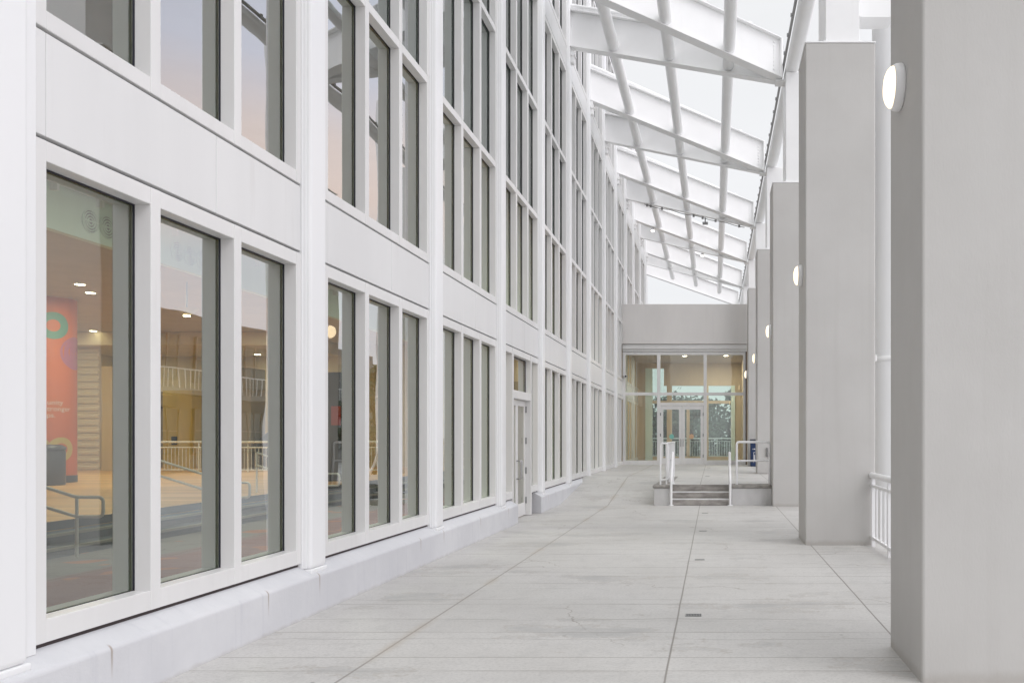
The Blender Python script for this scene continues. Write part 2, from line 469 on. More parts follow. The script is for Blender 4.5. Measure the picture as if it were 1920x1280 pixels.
for a, b, z0, z1 in ((yb+.06, yd0-.10, .585, 3.13),(yd1+.10, ye-.06, .585, 3.13),(yd0, yd1, 2.47, 3.13)):
    pn.quad((XG-.006,a,z0),(XG-.006,b,z0),(XG-.006,b,z1),(XG-.006,a,z1))
pn.build('pane', M['doorglass'], dw)
gk = MB(); gk.box(XG, XG+.018, yd1-.016, yd1, 2.47, 3.13); gk.box(XG, XG+.018, yd0, yd1-.016, 3.114, 3.13)
gk.build('gasket', M['gasket'], dw)
rr = MB(); rr.box(XI, XG-.0075, ye-.07, ye, .455, 3.245); rr.box(XI, XG-.0075, yb, yb+.07, .455, 3.245); rr.build('mullion', M['inner'], dw)
sl = MB(); sl.box(XI, -3.80, yb, yd0-.10, .0, .452); sl.box(XI, -3.80, yd1+.10, ye, .0, .452); sl.build('apron', M['gap'], bld)
mid = (yd0+yd1)/2
for a, b, hs in ((yd0+.004, mid-.002, 1), (mid+.002, yd1-.004, -1)):
    q = MB(); X0, X1 = XG-.035, XG+.012
    q.box(X0, X1, a, a+.085, .02, 2.31); q.box(X0, X1, b-.085, b, .02, 2.31)
    q.box(X0, X1, a+.085, b-.085, .02, .27); q.box(X0, X1, a+.085, b-.085, 2.20, 2.31)
    dr = q.build('door', M['frame'], bld, .003, 1)
    v = MB(); v.quad((XG-.01,a+.085,.27),(XG-.01,b-.085,.27),(XG-.01,b-.085,2.20),(XG-.01,a+.085,2.20)); v.build('pane', M['doorglass'], dr)
    hy = (b-.045) if hs == 1 else (a+.045)
    h = MB(); h.tube(bend_path([(X1,hy,.78),(X1+.085,hy,.78),(X1+.085,hy,1.13),(X1,hy,1.13)], .025), .013, 10)
    h.build('handle', M['chrome'], dr)
    if hs == -1:
        for z in (.25, .85, 1.45, 2.08):
            hg = MB(); hg.box(X1+.001, X1+.03, b-.012, b+.002, z, z+.13); hg.build('hinge', M['grey_metal'], dr, .004, 1)

# building carcass -------------------------------------------------------
XB = -23.0
cz = MB(); cz.box(XB-.3, XB, -6, 35, -.44, 6.0); cz.box(XB, -4.02, -6.3, -6, -.44, 15.5)
cz.build('wall', M['cream'], bld)
cu = MB()
cu.box(-4.6, -4.3, 34.3, YE, .46, 6.05)           # beyond the hall the ground floor is closed off
cu.box(-12, -11.8, -6, 57, 6.3, 15.5)
cu.box(-11.8, -4.5, 48.4, 57.0, .45, 15.5)        # set-back wing behind the far canopy beams
cu.build('rear_wall', M['dark_room'], bld)
wn = MB(); wn.box(-4.45, -4.25, YE+.1, 57.2, .45, 15.5); wn.build('wing_wall', M['panel'], bld)
sb = MB(); sb.box(-11.8, XI-.05, -6, YE, 6.08, 6.26); sb.box(-11.8, XI-.05, -6, YE, 10.95, 11.4); sb.box(XB, -3.75, -6.2, YE, 15.6, 15.9)  # lowest slab is added so the upper rooms stay dark
sb.build('floor_slab', M['dark_room'], bld)

# interior of the ground floor
f1 = MB(); f1.box(-8.4, XI-.03, -6, 34.2, -.4, .05); f1.build('floor', M['carpet'], bld)
f2 = MB(); f2.box(XB, -9.1, -6, 34.2, -.4, .43); f2.build('upper_floor', M['tan_floor'], bld)
for xa, xb, z in ((-8.75,-8.4,.17), (-9.1,-8.75,.30)):
    s = MB(); s.box(xa, xb, -6, 34.2, -.4, z); so = s.build('carpet_step', M['blue_step'], bld)
    e = MB(); e.box(xb-.05, xb+.006, -6, 34.2, z-.03, z+.006); e.build('nosing', M['step_edge'], so)
e = MB(); e.box(-9.102, -9.094, -6, 34.2, .31, .432); e.build('top_riser', M['blue_step'], bld)
ce = MB(); ce.box(XB, -11.25, -6, 34.2, 5.1, 5.25); ce.build('ceiling', M['ceiling'], bld)
bk = MB(); bk.box(-11.25, -11.1, -6, 34.2, 5.08, 6.08); bko = bk.build('bulkhead', M['teal'], bld)
for yy in (15.75, 16.2, 18.3, 18.75, 19.2, 22.6, 23.05):
    v = MB(); v.lathe([(0,.01),(.19,.01),(.20,0)], (0,0,0), '-x', 28)
    v.v = [(-11.1-x, y+yy, z+5.42) for x, y, z in v.v]
    df = v.build('air_diffuser', M['grey_metal'], bko)
    v = MB()
    for r0 in (.065, .115, .165, .205): v.lathe([(r0-.012,.012),(r0-.01,.03),(r0+.004,.03),(r0+.008,.012)], (0,0,0), '-x', 28)
    v.v = [(-11.1-x, y+yy, z+5.42) for x, y, z in v.v]
    v.box(-11.09,-11.06, yy-.2, yy+.2, 5.41, 5.43)
    v.build('ring', M['teal'], df)
cd = MB(); cd.tube([(-11.0,-6,5.86),(-11.0,34,5.86)], .035, 8)
for yy in [6+1.1*i for i in range(20)]: cd.box(-11.1,-10.98, yy, yy+.06, 5.72, 6.0)
cd.build('conduit', M['rail'], bko)
# cove + far wall with shutter, door and ochre wall
cv = MB(); cv.box(-22.95, -14.2, 29.6, 33.9, 4.66, 5.09); cv.build('soffit', M['cream'], bld)
fw = MB(); fw.box(XB, -4.3, 33.9, 34.2, .43, 6.0); fw.build('far_wall', M['cream'], bld)
bw = MB(); bw.box(-22.9, -20.3, 33.7, 33.89, .43, 3.3); bwo = bw.build('alcove_wall', M['brownwall'], bld)
do = MB(); do.box(-21.95, -20.65, 33.62, 33.70, .43, 2.75); 
dor = do.build('exit_door', M['brownwall'], bld); 
hh = MB(); hh.box(-21.9,-20.7,33.56,33.61,2.66,2.74); hh.box(-21.55,-21.45,33.56,33.61,1.3,1.36); hh.build('closer', M['black'], dor)
yw = MB(); yw.box(-20.28, -19.2, 32.6, 33.6, .43, 3.3); ywo = yw.build('ochre_wall', M['yellow'], bld)
sw = MB(); sw.box(-19.95,-19.75,32.57,32.599,1.3,1.6); sw.build('card_reader', M['black'], ywo)
gw = MB(); gw.box(-17.2, -16.2, 31.0, 32.0, .43, 4.0); gw.build('grey_column', M['brownwall'], bld)
# ribbed shutter
sh = MB(); z = .47; prof = []
while z < 4.6:
    prof += [(30.3, z), (30.22, z+.02), (30.20, z+.10), (30.26, z+.13), (30.26, z+.17), (30.24, z+.19), (30.24, z+.22), (30.3, z+.24)]
    z += .25
prof += [(30.35, z), (30.35, .47)]
sh.prism(prof, 'x', -22.9, -21.0)
sh.build('roller_shutter', M['cream'], bld)
jw = MB(); jw.box(-20.95, -20.3, 30.3, 30.6, .43, 4.0); jw.build('shutter_jamb', M['tanwall'], bld)

# interior things ------------------------------------------------------------
oc = thing('round_pillar', (-16.98,22.6,.43), 'orange wrapped round pillar printed with rings inside the first window', 'pillar')
cx, cy, cr = -16.98, 22.6, .60
p = MB(); p.lathe([(cr,.43),(cr,5.1)], (cx,cy,0), 'z', 48); p.build('wrap', M['orange'], oc)
p = MB(); p.lathe([(cr+.01,.43),(cr+.01,.60),(cr,.61)], (cx,cy,0), 'z', 48); p.build('base', M['black'], oc)
# the side that faces the camera: angle of the direction to the camera
af = math.atan2(-cy, -cx)
def on_cyl(s, zz, rad=cr+.004):
    a = af + s/cr
    return (cx+rad*math.cos(a), cy+rad*math.sin(a), zz)
def ring(sc_, zc, r0, r1, mat, n=40):
    m = MB(); vs, fs = [], []
    rad = cr+.004 if r0 else cr+.003
    for k in range(n):
        t = 2*math.pi*k/n
        for j in range(4):
            rr_ = r0+(r1-r0)*j/3
            vs.append(on_cyl(sc_+rr_*math.cos(t), zc+rr_*math.sin(t), rad))
    for k in range(n):
        for j in range(3):
            a, b = k*4+j, ((k+1)%n)*4+j
            fs.append((a, a+1, b+1, b))
    m.add(vs, fs, True); return m.build('ring_print', mat, oc)
ring(.10, 4.38, .15, .34, M['green_ring']); ring(.66, 3.72, 0, .42, M['purple'])
ring(.27, 1.28, .15, .30, M['olive']); ring(-.2, 1.35, .12, .24, M['olive'])
ring(-.55, 2.6, .2, .4, M['purple']); ring(-.95, 4.1, .15, .35, M['olive'])
def text_mesh(s, size):
    cu_ = bpy.data.curves.new('txt', 'FONT'); cu_.body = s; cu_.size = size; cu_.align_x = 'LEFT'; cu_.resolution_u = 3
    o = bpy.data.objects.new('txt', cu_); col.objects.link(o)
    dg = bpy.context.evaluated_depsgraph_get()
    me = bpy.data.meshes.new_from_object(o.evaluated_get(dg))
    vs = [tuple(v.co) for v in me.vertices]; fs = [tuple(pp_.vertices) for pp_ in me.polygons]
    bpy.data.objects.remove(o); bpy.data.curves.remove(cu_); bpy.data.meshes.remove(me)
    return vs, fs
tx = MB()
for i, s in enumerate(('community', 'over stronger', 'nerships.')):
    vs, fs = text_mesh(s, .17)
    tx.add([on_cyl(-.46+x, 2.40-.16*i+y, cr+.005) for x, y, _ in vs], fs)
tx.build('lettering', M['print_text'], oc)

bn_ = thing('waste_bin', (-15.95,21.3,.43), 'dark indoor bin standing before the orange pillar', 'bin')
p = MB(); p.lathe([(0,.43),(.28,.43),(.30,.46),(.30,1.25),(.28,1.28),(0,1.28)], (-15.95,21.3,0), 'z', 32); p.build('body', M['dark_blue'], bn_)
p = MB(); p.lathe([(.31,1.28),(.31,1.34),(.22,1.40),(0,1.41)], (-15.95,21.3,0), 'z', 32); p.build('lid', M['dark_blue'], bn_)

def in_handrail(y, label):
    t = thing('handrail', (-8.0,y,.05), label, 'handrail', 'handrails over the indoor steps')
    a = MB()
    a.tube(bend_path([(-9.6,y,1.26),(-8.2,y,.82),(-7.86,y,.82),(-7.86,y,.57),(-8.2,y,.57),(-9.6,y,1.00)], .07), .021, 10)
    a.build('rail', M['rail'], t)
    for x, z0, z1 in ((-8.2,.05,.82), (-9.6,.43,1.26)):
        q = MB(); q.tube([(x,y,z0),(x,y,z1)], .019, 10); q.build('post', M['rail'], t)
    return t
in_handrail(11.4, 'looped indoor handrail seen low in the first window')
in_handrail(15.0, 'looped indoor handrail seen low in the second window')
in_handrail(18.6, 'looped indoor handrail seen low in the third window')

t = thing('guard_railing', (-16.5,29.2,.43), 'white indoor guard railing across the tan floor in front of the brown door', 'railing')
p = MB(); p.tube([(-18.6,29.2,1.42),(-10.5,29.2,1.42)], .035, 10); p.build('top_rail', M['rail'], t)
p = MB(); p.tube([(-18.6,29.2,1.24),(-10.5,29.2,1.24)], .02, 8); p.tube([(-18.6,29.2,.50),(-10.5,29.2,.50)], .02, 8); p.build('cross_rail', M['rail'], t)
p = MB()
for i in range(70): p.tube([(-18.6+.12*i,29.2,.50),(-18.6+.12*i,29.2,1.24)], .010, 6, False)
for i in range(6): p.tube([(-18.6+1.62*i,29.2,.43),(-18.6+1.62*i,29.2,1.42)], .022, 8, False)
p.build('balusters', M['rail'], t)

for i, (x, y, z, lab) in enumerate(((-11.9,20.0,4.35,'conical pendant uplight hanging near the middle of the second window'),
                                    (-10.4,16.2,4.28,'conical pendant uplight half hidden at the left edge of the second window'))):
    t = thing('pendant_lamp', (x,y,z), lab, 'pendant lamp', 'indoor pendant uplights')
    p = MB(); p.lathe([(.05,-.02),(.10,.02),(.24,.13),(.25,.135),(.23,.13),(.05,.01)], (x,y,z), 'z', 28); p.build('dish', M['tanwall'], t)
    p = MB(); p.lathe([(0,-.05),(.07,-.04),(.075,-.02),(0,-.02)], (x,y,z), 'z', 20); p.build('bulb', M['down'], t)
    p = MB(); p.tube([(x,y,z),(x,y,6.08 if x > -11.1 else 5.09)], .018, 8); p.build('rod', M['grey_metal'], t)

DL = [(-14.6,20.4,5.10,'round ceiling downlight above the orange pillar, larger of the pair'),
      (-15.2,21.6,5.10,'small ceiling downlight just below the larger one in the first window'),
      (-19.0,26.0,5.10,'ceiling downlight at the left edge of the first window, above the orange pillar'),
      (-20.6,29.4,5.10,'ceiling downlight near the shutter top'),
      (-21.3,32.4,4.655,'soffit downlight over the brown door, left one'),
      (-20.7,32.4,4.655,'soffit downlight over the brown door, right one'),
      (-17.0,33.0,4.655,'soffit downlight by the grey column'),
      (-13.0,27.0,5.10,'ceiling downlight beside the grey column in the third window')]
for x, y, z, lab in DL:
    p = MB(); p.lathe([(0,-.012),(.10,-.012),(.105,0)], (x,y,z), 'z', 20)
    tag(p.build('downlight', M['down'], None, origin=(x,y,z)), lab, 'downlight', 'indoor ceiling downlights')

t = thing('framed_picture', (-15.4,33.85,2.1), 'tall dark framed picture on the cream wall in the third window', 'picture')
p = MB(); p.box(-15.75,-15.05,33.80,33.89,1.7,3.1); p.build('frame', M['black'], t, .01, 1)
p = MB(); p.box(-15.68,-15.12,33.79,33.80,1.78,3.02); p.build('print', M['yellow'], t)
t = thing('kiosk', (-15.2,31.4,.43), 'black kiosk desk with small white screen box, behind the white railing', 'kiosk')
p = MB(); p.prism([(30.8,.43),(32.0,.43),(32.0,1.75),(31.6,1.78),(30.8,1.45)], 'x', -15.9, -14.4); p.build('cabinet', M['black'], t, .02, 2)
p = MB(); p.box(-14.9,-14.5,31.2,31.5,1.76,2.15); p.build('screen_box', M['white_print'], t, .02, 2)
p = MB(); p.box(-14.82,-14.58,31.19,31.20,1.84,2.08); p.build('screen', M['black'], t)
t = thing('banner_stand', (-9.9,23.4,.43), 'dark upright banner with red block seen through the fourth window', 'banner')
p = MB(); p.box(-10.5,-9.5,23.4,23.45,.48,3.3); p.build('board', M['dark_blue'], t)
p = MB(); p.box(-10.1,-9.85,23.38,23.40,1.9,2.4); p.build('red_block', M['red'], t)
p = MB(); p.box(-10.6,-9.4,23.2,23.65,.43,.48); p.build('foot', M['black'], t)
t = thing('lit_sign', (-5.6,24.5,3.0), 'small warm lit number sign glimpsed in the transom over the hall door', 'sign')
p = MB(); p.box(-5.85,-5.35,24.5,24.56,2.80,3.12); p.build('panel', M['brownwall'], t)
vs, fs = text_mesh('5', .36); p = MB(); p.add([(-5.75+x*1.0, 24.49, 2.83+y) for x, y, _ in vs], fs); p.build('lettering', M['sign'], t)
t = thing('indicator_lamp', (-5.7,24.6,2.3), 'small red glowing lamp seen through the hall door glass', 'lamp')
p = MB(); p.box(-5.78,-5.62,24.58,24.64,2.33,2.46); p.build('housing', M['black'], t)
p = MB(); p.box(-5.765,-5.635,24.57,24.58,2.345,2.445); p.build('lens', M['exit'], t)

# ------------------------------------------------------------------ piers
labs = ['nearest square concrete pier, cut off by the right photo edge',
        'second square pier, standing alone beside the white deck railing, top visible',
        'third square pier, joined to the low wall right of the steps',
        'fourth square pier, on the upper level behind the right guard frame',
        'farthest square pier, touching the entrance wall at its right end']
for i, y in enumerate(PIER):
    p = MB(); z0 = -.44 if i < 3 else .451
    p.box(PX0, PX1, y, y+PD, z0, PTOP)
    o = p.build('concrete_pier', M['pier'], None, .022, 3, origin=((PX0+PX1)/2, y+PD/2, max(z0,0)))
    tag(o, labs[i], 'pier', 'square concrete piers in a row')
    q = MB(); q.box(PX0+.0, PX1, y, y+PD, PTOP-.001, PTOP+.018)
    q.v = [(x+(.006 if x > 1.8 else -.006), yy+(.006 if yy > y+.5 else -.006), zz) for x, yy, zz in q.v]
    q.build('top_flashing', M['steel'], o)

labs = ['large lit round wall lamp on the nearest pier', 'lit round wall lamp on the second pier',
        'lit round wall lamp on the third pier', 'lit round wall lamp on the fourth pier',
        'smallest lit round wall lamp, on the farthest pier']
lamp0 = None
for i, y in enumerate(PIER):
    if lamp0 is None:
        lamp0 = thing('wall_lamp', (PX0,0,0), '', 'wall lamp', 'round wall lamps on the piers')
        p = MB(); p.lathe([(0,.0),(.160,0),(.166,.012),(.161,.050),(.152,.066),(.144,.070)], (PX0,0,0), '-x', 40); p.build('housing', M['rail'], lamp0)
        p = MB(); p.lathe([(.146,.062),(.141,.082),(.12,.102),(.087,.117),(.043,.125),(0.001,.127)], (PX0,0,0), '-x', 40); p.build('lens', M['lens'], lamp0)
        c = lamp0
    else:
        c = copy_tree(lamp0)
    c.location = (PX0, y+PD/2+(.11 if i == 0 else 0), 4.11 if i == 0 else 4.06)
    c['label'] = labs[i]

# ------------------------------------------------------------------ canopy
can = thing('steel_canopy', (1.7, 22, 0), 'open white steel canopy of tapering paired beams and round tubes overhead', 'canopy')
TZ = 9.9; FZ = 11.5; DEP = .95
def beam(Yt, Yf, xf=-3.70):
    m = MB(); fz = FZ + (.302*(-3.70-xf))
    A, B = (xf, Yf, fz), (1.55, Yt, TZ+.012)
    m.bar(A, B, .012, .026, DEP-.03)
    m.bar(A, B, .15, 0, .025)
    m.bar(A, B, .13, DEP-.028, DEP)
    o = m.build('beam', M['steel'], can, .004, 1)
    # glazing rail riding on the top flange
    q = MB(); q.tube([Vector(A)+Vector((0,0,DEP+.12)), Vector(B)+Vector((-.35,0,DEP+.12))], .06, 10)
    dv = Vector(B)-Vector(A)
    for k in range(9):
        P = Vector(A)+dv*(.06+.1*k); q.bar(P, P+dv*.012, .03, DEP, DEP+.09)
    q.build('glazing_rail', M['steel'], o)
    # bolted end plate
    e = MB(); u_ = dv.normalized(); P = Vector(B)-u_*.02
    e.bar(P, Vector(B)+u_*.02, .14, .03, DEP-.03)
    nrm = Vector((u_.y, -u_.x, 0)).normalized()
    for k in range(9):
        for s in (-1, 1):
            c0 = Vector(B)-u_*.16+nrm*s*.012+Vector((0,0,.10+.09*k))
            e.tube([c0, c0+nrm*s*.025], .020, 6)
    e.build('end_plate', M['steel'], o)
    # pin bracket at the facade
    if xf > -3.8:
        k = MB(); k.box(-3.70, -3.55, Yf-.10, Yf+.10, FZ-.42, FZ-.01); k.tube([(-3.57,Yf-.14,FZ-.2),(-3.57,Yf+.14,FZ-.2)], .06, 12)
        k.build('bracket', M['steel'], o, .02, 2)
for j in range(-3, 6):
    y = NODE(j)
    for s in (-1, 1):
        if j == 5 and s == 1: continue
        yf = y + s*1.8
        beam(y+s*.10, yf, -3.70 if yf < 48 else -4.24)
for X, Z in ((-2.51,11.36), (-1.08,10.93), (.355,10.49)):
    m = MB(); m.tube([(X,-4,Z),(X,54.4,Z),(X,54.6,Z),(X,54.68,Z)], [.14,.14,.11,.02], 20); m.build('purlin_tube', M['steel'], can)
m = MB(); m.tube([(1.83,-4,10.12),(1.83,56.9,10.12)], .165, 24); m.build('edge_tube', M['steel'], can)
m = MB(); m.box(1.60,1.655,-4,56.9,10.20,10.235)
for i in range(68): m.box(1.575,1.61,-3.5+.9*i,-3.44+.9*i,10.19,10.25)
m.build('gutter_lip', M['grey_metal'], can)
for j in range(-2, 5):
    y = NODE(j)
    m = MB()
    m.box(1.66, 2.16, y-.46, y+.43, PTOP+.018, 9.95)
    m.box(1.62, 2.20, y-.49, y+.46, PTOP+.019, PTOP+.05)
    po = m.build('post', M['steel'], can, .006, 1)
    h = MB(); h.prism([(2.162,7.95),(2.162,8.9),(2.72,8.9),(2.72,7.95),(2.66,7.93),(2.25,7.93)], 'y', y-.2, y+.2); h.build('tie_bracket', M['steel'], po)
    gq = MB(); gq.box(1.45, 1.70, y-.16, y+.16, 9.86, 9.90); gq.build('gusset', M['steel'], po)
    gq = MB(); gq.box(1.48,1.62,y-.12,y+.12,10.86,10.885); gq.bar((1.60,y,10.86),(1.76,y,10.26),.05,0,.03); gq.build('strap', M['steel'], po)

# big round columns outside the piers
labs = {0:'thick white round column rising beside the second pier behind the railing', 1:'thick white round column outside the third pier, mostly hidden',
        2:'thick white round column outside the fourth pier, mostly hidden'}
for j in range(-1, 2):
    y = NODE(j)+1.05
    t = thing('round_column', (2.98,y,-.45), labs[j+1], 'column', 'white round columns outside the piers')
    m = MB(); m.tube([(2.98,y,-.45),(2.98,y,12.5)], .36, 40); m.build('shaft', M['pillar'], t)
    m = MB(); m.lathe([(.362,2.82),(.375,2.825),(.375,2.90),(.362,2.905)], (2.98,y,0), 'z', 40); m.box(3.30,3.36,y-.05,y+.05,2.80,2.92)
    m.box(2.60,2.625,y-.40,y-.30,2.81,2.91); m.build('collar', M['steel'], t)

# ------------------------------------------------------------------ deck railing between first and second pier
t = thing('deck_railing', (2.33,10,0), 'white baluster railing on the deck edge between the two nearest piers', 'railing')
ya, yb_ = PIER[0]+PD+.01, PIER[1]-.005
m = MB(); m.tube([(2.33,ya,1.03),(2.33,yb_,1.03)], .045, 16); m.build('top_rail', M['rail'], t)
m = MB(); m.box(2.31,2.35,ya,yb_,.86,.90); m.box(2.31,2.35,ya,yb_,.10,.14); m.build('cross_rail', M['rail'], t)
for i in range(int((yb_-ya)/.30)):
    y = yb_-.12-.30*i
    m = MB(); m.box(2.318,2.342,y-.012,y+.012,.14,.86) if i % 4 else m.box(2.305,2.355,y-.03,y+.03,0,1.0)
    m.build('baluster' if i % 4 else 'post', M['rail'], t)

# ------------------------------------------------------------------ stairs, low walls, handrails
st = thing('stair', (-.3,20.7,0), 'three weathered concrete steps with white nosings up to the entrance', 'stairs')
for i in range(3):
    y0 = 20.63+.28*i; z1 = .15*(i+1)
    m = MB(); m.box(-1.018, .418, y0, 21.188 if i < 2 else 21.188, .15*i+.001 if i else .001, z1 if i < 2 else z1+.003)
    o = m.build('step', M['step'], st, .012, 2)
    if i < 2:
        m = MB(); m.box(-1.0, .40, y0+.205, y0+.275, z1-.004, z1+.004)
        m = MB(); m.box(-1.0, .40, y0-.004, y0+.05, z1-.022, z1+.004); m.build('nosing', M['nosing'], o)
t = thing('low_wall', (-1.2,20.6,0), 'short pale wall end with grey cap left of the steps', 'low wall', 'low walls beside the steps')
m = MB(); m.box(-1.395,-1.022,20.60,25.4,-.1,.40); m.build('body', M['lowwall'], t, .012, 2)
m = MB(); m.box(-1.42,-1.005,20.57,21.2,.401,.47); m.box(-1.42,-1.005,21.2,25.5,.401,.452); m.build('cap', M['cap'], t, .025, 3)
t = thing('low_wall', (.9,20.6,0), 'wide pale low wall with grey cap between the steps and third pier', 'low wall', 'low walls beside the steps')
m = MB(); m.box(.422,1.351,20.60,21.186,-.1,.40); m.build('body', M['lowwall'], t, .012, 2)
m = MB(); m.box(.405,1.351,20.57,21.20,.401,.475); m.build('cap', M['cap'], t, .025, 3)

for x, lab in ((-.985,'sloping white handrail at the left edge of the steps'), (.385,'sloping white handrail at the right edge of the steps')):
    t = thing('handrail', (x,20.55,0), lab, 'handrail', 'handrails of the outdoor steps')
    m = MB(); m.tube(bend_path([(x,20.55,0.0),(x,20.55,.62),(x+.0,20.95,.88),(x,21.35,1.26),(x,21.35,.455)], .12), .030, 12); m.build('rail', M['rail'], t)
    m = MB(); m.lathe([(.06,0),(.06,.012),(.03,.016)], (x,20.55,.001), 'z', 20); m.build('base_plate', M['rail'], t); m = MB(); m.lathe([(.06,0),(.06,.012),(.03,.016)], (x,21.35,.456), 'z', 20); m.build('base_plate', M['rail'], t)

t = thing('guard_railing', (-1.2,21,.45), 'white baluster guard railing on the low wall along the ramp', 'railing')
m = MB()
x = -1.25
m.tube(bend_path([(x,20.80,.46),(x,20.80,1.44),(x+.17,20.80,1.44),(x+.17,20.80,.58),(x,20.80,.58)], .06), .022, 10)
m.tube([(-1.12,21.0,1.44),(-1.12,25.3,1.44)], .024, 10); m.build('top_rail', M['rail'], t)
m = MB(); m.tube([(-1.12,21.0,.58),(-1.12,25.3,.58)], .018, 8); m.tube([(-1.12,21.0,1.02),(-1.12,25.3,1.02)], .018, 8); m.build('cross_rail', M['rail'], t)
for i in range(14):
    y = 21.0+.33*i
    m = MB(); m.tube([(-1.12,y,.455 if i % 4 == 0 else .58),(-1.12,y,1.44)], .020 if i % 4 == 0 else .012, 8)
    m.build('post' if i % 4 == 0 else 'baluster', M['rail'], t)

t = thing('guard_railing', (.93,20.85,.47), 'white rounded guard frame with one middle rail on the wide low wall', 'railing')
m = MB(); m.tube(bend_path([(.545,20.85,.47),(.545,20.85,1.47),(1.315,20.85,1.47),(1.315,20.85,.47)], .07), .028, 12); m.build('hoop', M['rail'], t)
m = MB(); m.tube([(.545,20.85,1.03),(1.315,20.85,1.03)], .022, 10); m.build('mid_rail', M['rail'], t)

# ------------------------------------------------------------------ entrance pavilion
YE2 = 36.2
en = thing('entrance_pavilion', (-1.2,YE2,FLOOR2), 'grey walled entrance with white framed glass doors closing the far end', 'entrance')
m = MB(); m.box(-3.74, 1.40, 36.0, 36.5, 5.36, 6.98); m.build('fascia', M['fascia'], en, .015, 2)
m = MB(); m.box(-3.72, 1.36, 36.06, 36.45, 5.16, 5.345); m.box(-3.72,1.36,36.12,36.45,5.06,5.158); m.build('soffit_trim', M['frame'], en, .006, 1)
m = MB()
zt, zb = 5.05, FLOOR2
for a, b in ((-3.86,-3.72),): pass
posts = [(-3.87,-3.73),(-2.31,-2.18),(-.41,-.28),(1.21,1.31)]
posts[0] = (-3.72,-3.60)
for a, b in posts: m.box(a, b, 36.15, 36.30, zb, zt)
for (a, b), z0, z1 in zip([(posts[i][1], posts[i+1][0]) for i in range(3)]*3, [4.93]*3+[3.28]*3+[.45]*3, [zt]*3+[3.40]*3+[.62]*3):
    if z0 == .45 and abs(a+2.18) < .01: continue
    m.box(a, b, 36.16, 36.29, z0, z1)
m.box(-2.18,-.41,36.16,36.29,2.86,2.98)
m.build('frame', M['frame'], en, .005, 1)
m = MB()
for i in range(3):
    a, b = posts[i][1], posts[i+1][0]
    m.quad((a,36.22,3.40),(b,36.22,3.40),(b,36.22,4.93),(a,36.22,4.93))
    if i != 1: m.quad((a,36.22,.62),(b,36.22,.62),(b,36.22,3.28),(a,36.22,3.28))
m.quad((-2.18,36.22,2.98),(-.41,36.22,2.98),(-.41,36.22,3.28),(-2.18,36.22,3.28))
m.build('pane', M['doorglass'], en)
m = MB(); m.box(1.312,1.352,36.1,36.3,zb,5.06); m.build('dark_edge', M['gap'], en)
for a, b, s in ((-2.172,-1.299,1), (-1.291,-.418,-1)):
    q = MB(); q.box(a,a+.115,36.17,36.23,.46,2.85); q.box(b-.115,b,36.17,36.23,.46,2.85); q.box(a+.115,b-.115,36.17,36.23,.46,.72); q.box(a+.115,b-.115,36.17,36.23,2.70,2.85)
    dr = q.build('door', M['frame'], en, .004, 1)
    v = MB(); v.quad((a+.115,36.2,.72),(b-.115,36.2,.72),(b-.115,36.2,2.70),(a+.115,36.2,2.70)); v.build('pane', M['doorglass'], dr)
    hx = b-.05 if s == 1 else a+.05
    h = MB(); h.tube(bend_path([(hx,36.17,1.2),(hx,36.10,1.2),(hx,36.10,1.5),(hx,36.17,1.5)], .02), .013, 8); h.build('handle', M['chrome'], dr)
    for z in (.75, 1.6, 2.45):
        hg = MB(); hx2 = a+.004 if s == 1 else b-.004
        hg.box(hx2-.02,hx2+.02,36.14,36.169,z,z+.12); hg.build('hinge', M['grey_metal'], dr)
    k = MB(); cxx = (a+b)/2+(.02 if s == 1 else -.05)
    k.lathe([(0.0,0),(.10,0)], (cxx,36.195,1.60), '-y', 24, False); dd = k.build('door_decal', M['tealprint'] if s == 1 else M['peach'], dr)
# lobby behind the glass
m = MB(); m.box(-4.2,-3.75,36.5,43.5,FLOOR2,5.2); m.box(1.36,1.6,36.5,43.5,FLOOR2,5.2); m.build('wall', M['tanwall'], en)
m = MB(); m.box(-4.2,1.6,36.52,43.5,5.2,5.4); m.build('ceiling', M['ceiling'], en)
m = MB(); YB = 43.5
m.box(-4.2,-3.35,YB,YB+.3,FLOOR2,5.2); m.box(-3.35,1.05,YB,YB+.3,4.95,5.2); m.box(-2.44,1.05,YB,YB+.3,4.1,4.95)
m.box(-2.30,-2.05,YB,YB+.3,FLOOR2,4.1); m.box(-1.33,-1.18,YB+.01,YB+.29,.6,3.2); m.box(-.42,-.25,YB,YB+.3,FLOOR2,4.1)
m.box(1.05,1.6,YB,YB+.3,FLOOR2,5.2); m.box(-3.35,1.05,YB+.02,YB+.28,3.22,3.36); m.box(-3.35,1.05,YB+.02,YB+.28,FLOOR2,.62)
m.build('rear_wall', M['tanwall'], en)
m = MB(); m.quad((-3.35,YB+.15,FLOOR2),(1.05,YB+.15,FLOOR2),(1.05,YB+.15,4.95),(-3.35,YB+.15,4.95)); m.build('rear_pane', M['backglass'], en)
m = MB(); m.box(-3.35,-3.0,YB-.10,YB-.01,FLOOR2,4.95); m.box(.85,1.05,YB-.10,YB-.01,FLOOR2,4.1); m.build('rear_post', M['mint'], en)
for x, y, lab in ((-1.7,38.5,'lobby ceiling downlight above the doors, left'), (-1.3,39.6,'lobby ceiling downlight above the doors, right'), (.2,38.2,'lobby ceiling downlight behind the right upper pane, front'), (.55,39.5,'lobby ceiling downlight behind the right upper pane, rear')):
    p = MB(); p.lathe([(0,-.012),(.09,-.012),(.095,0)], (x,y,5.198), 'z', 18)
    tag(p.build('downlight', M['down'], None, origin=(x,y,5.198)), lab, 'downlight', 'lobby ceiling downlights')
t = thing('terrace_railing', (-1.1,45,FLOOR2), 'pale green tinted baluster railing outside the lobby rear windows', 'railing')
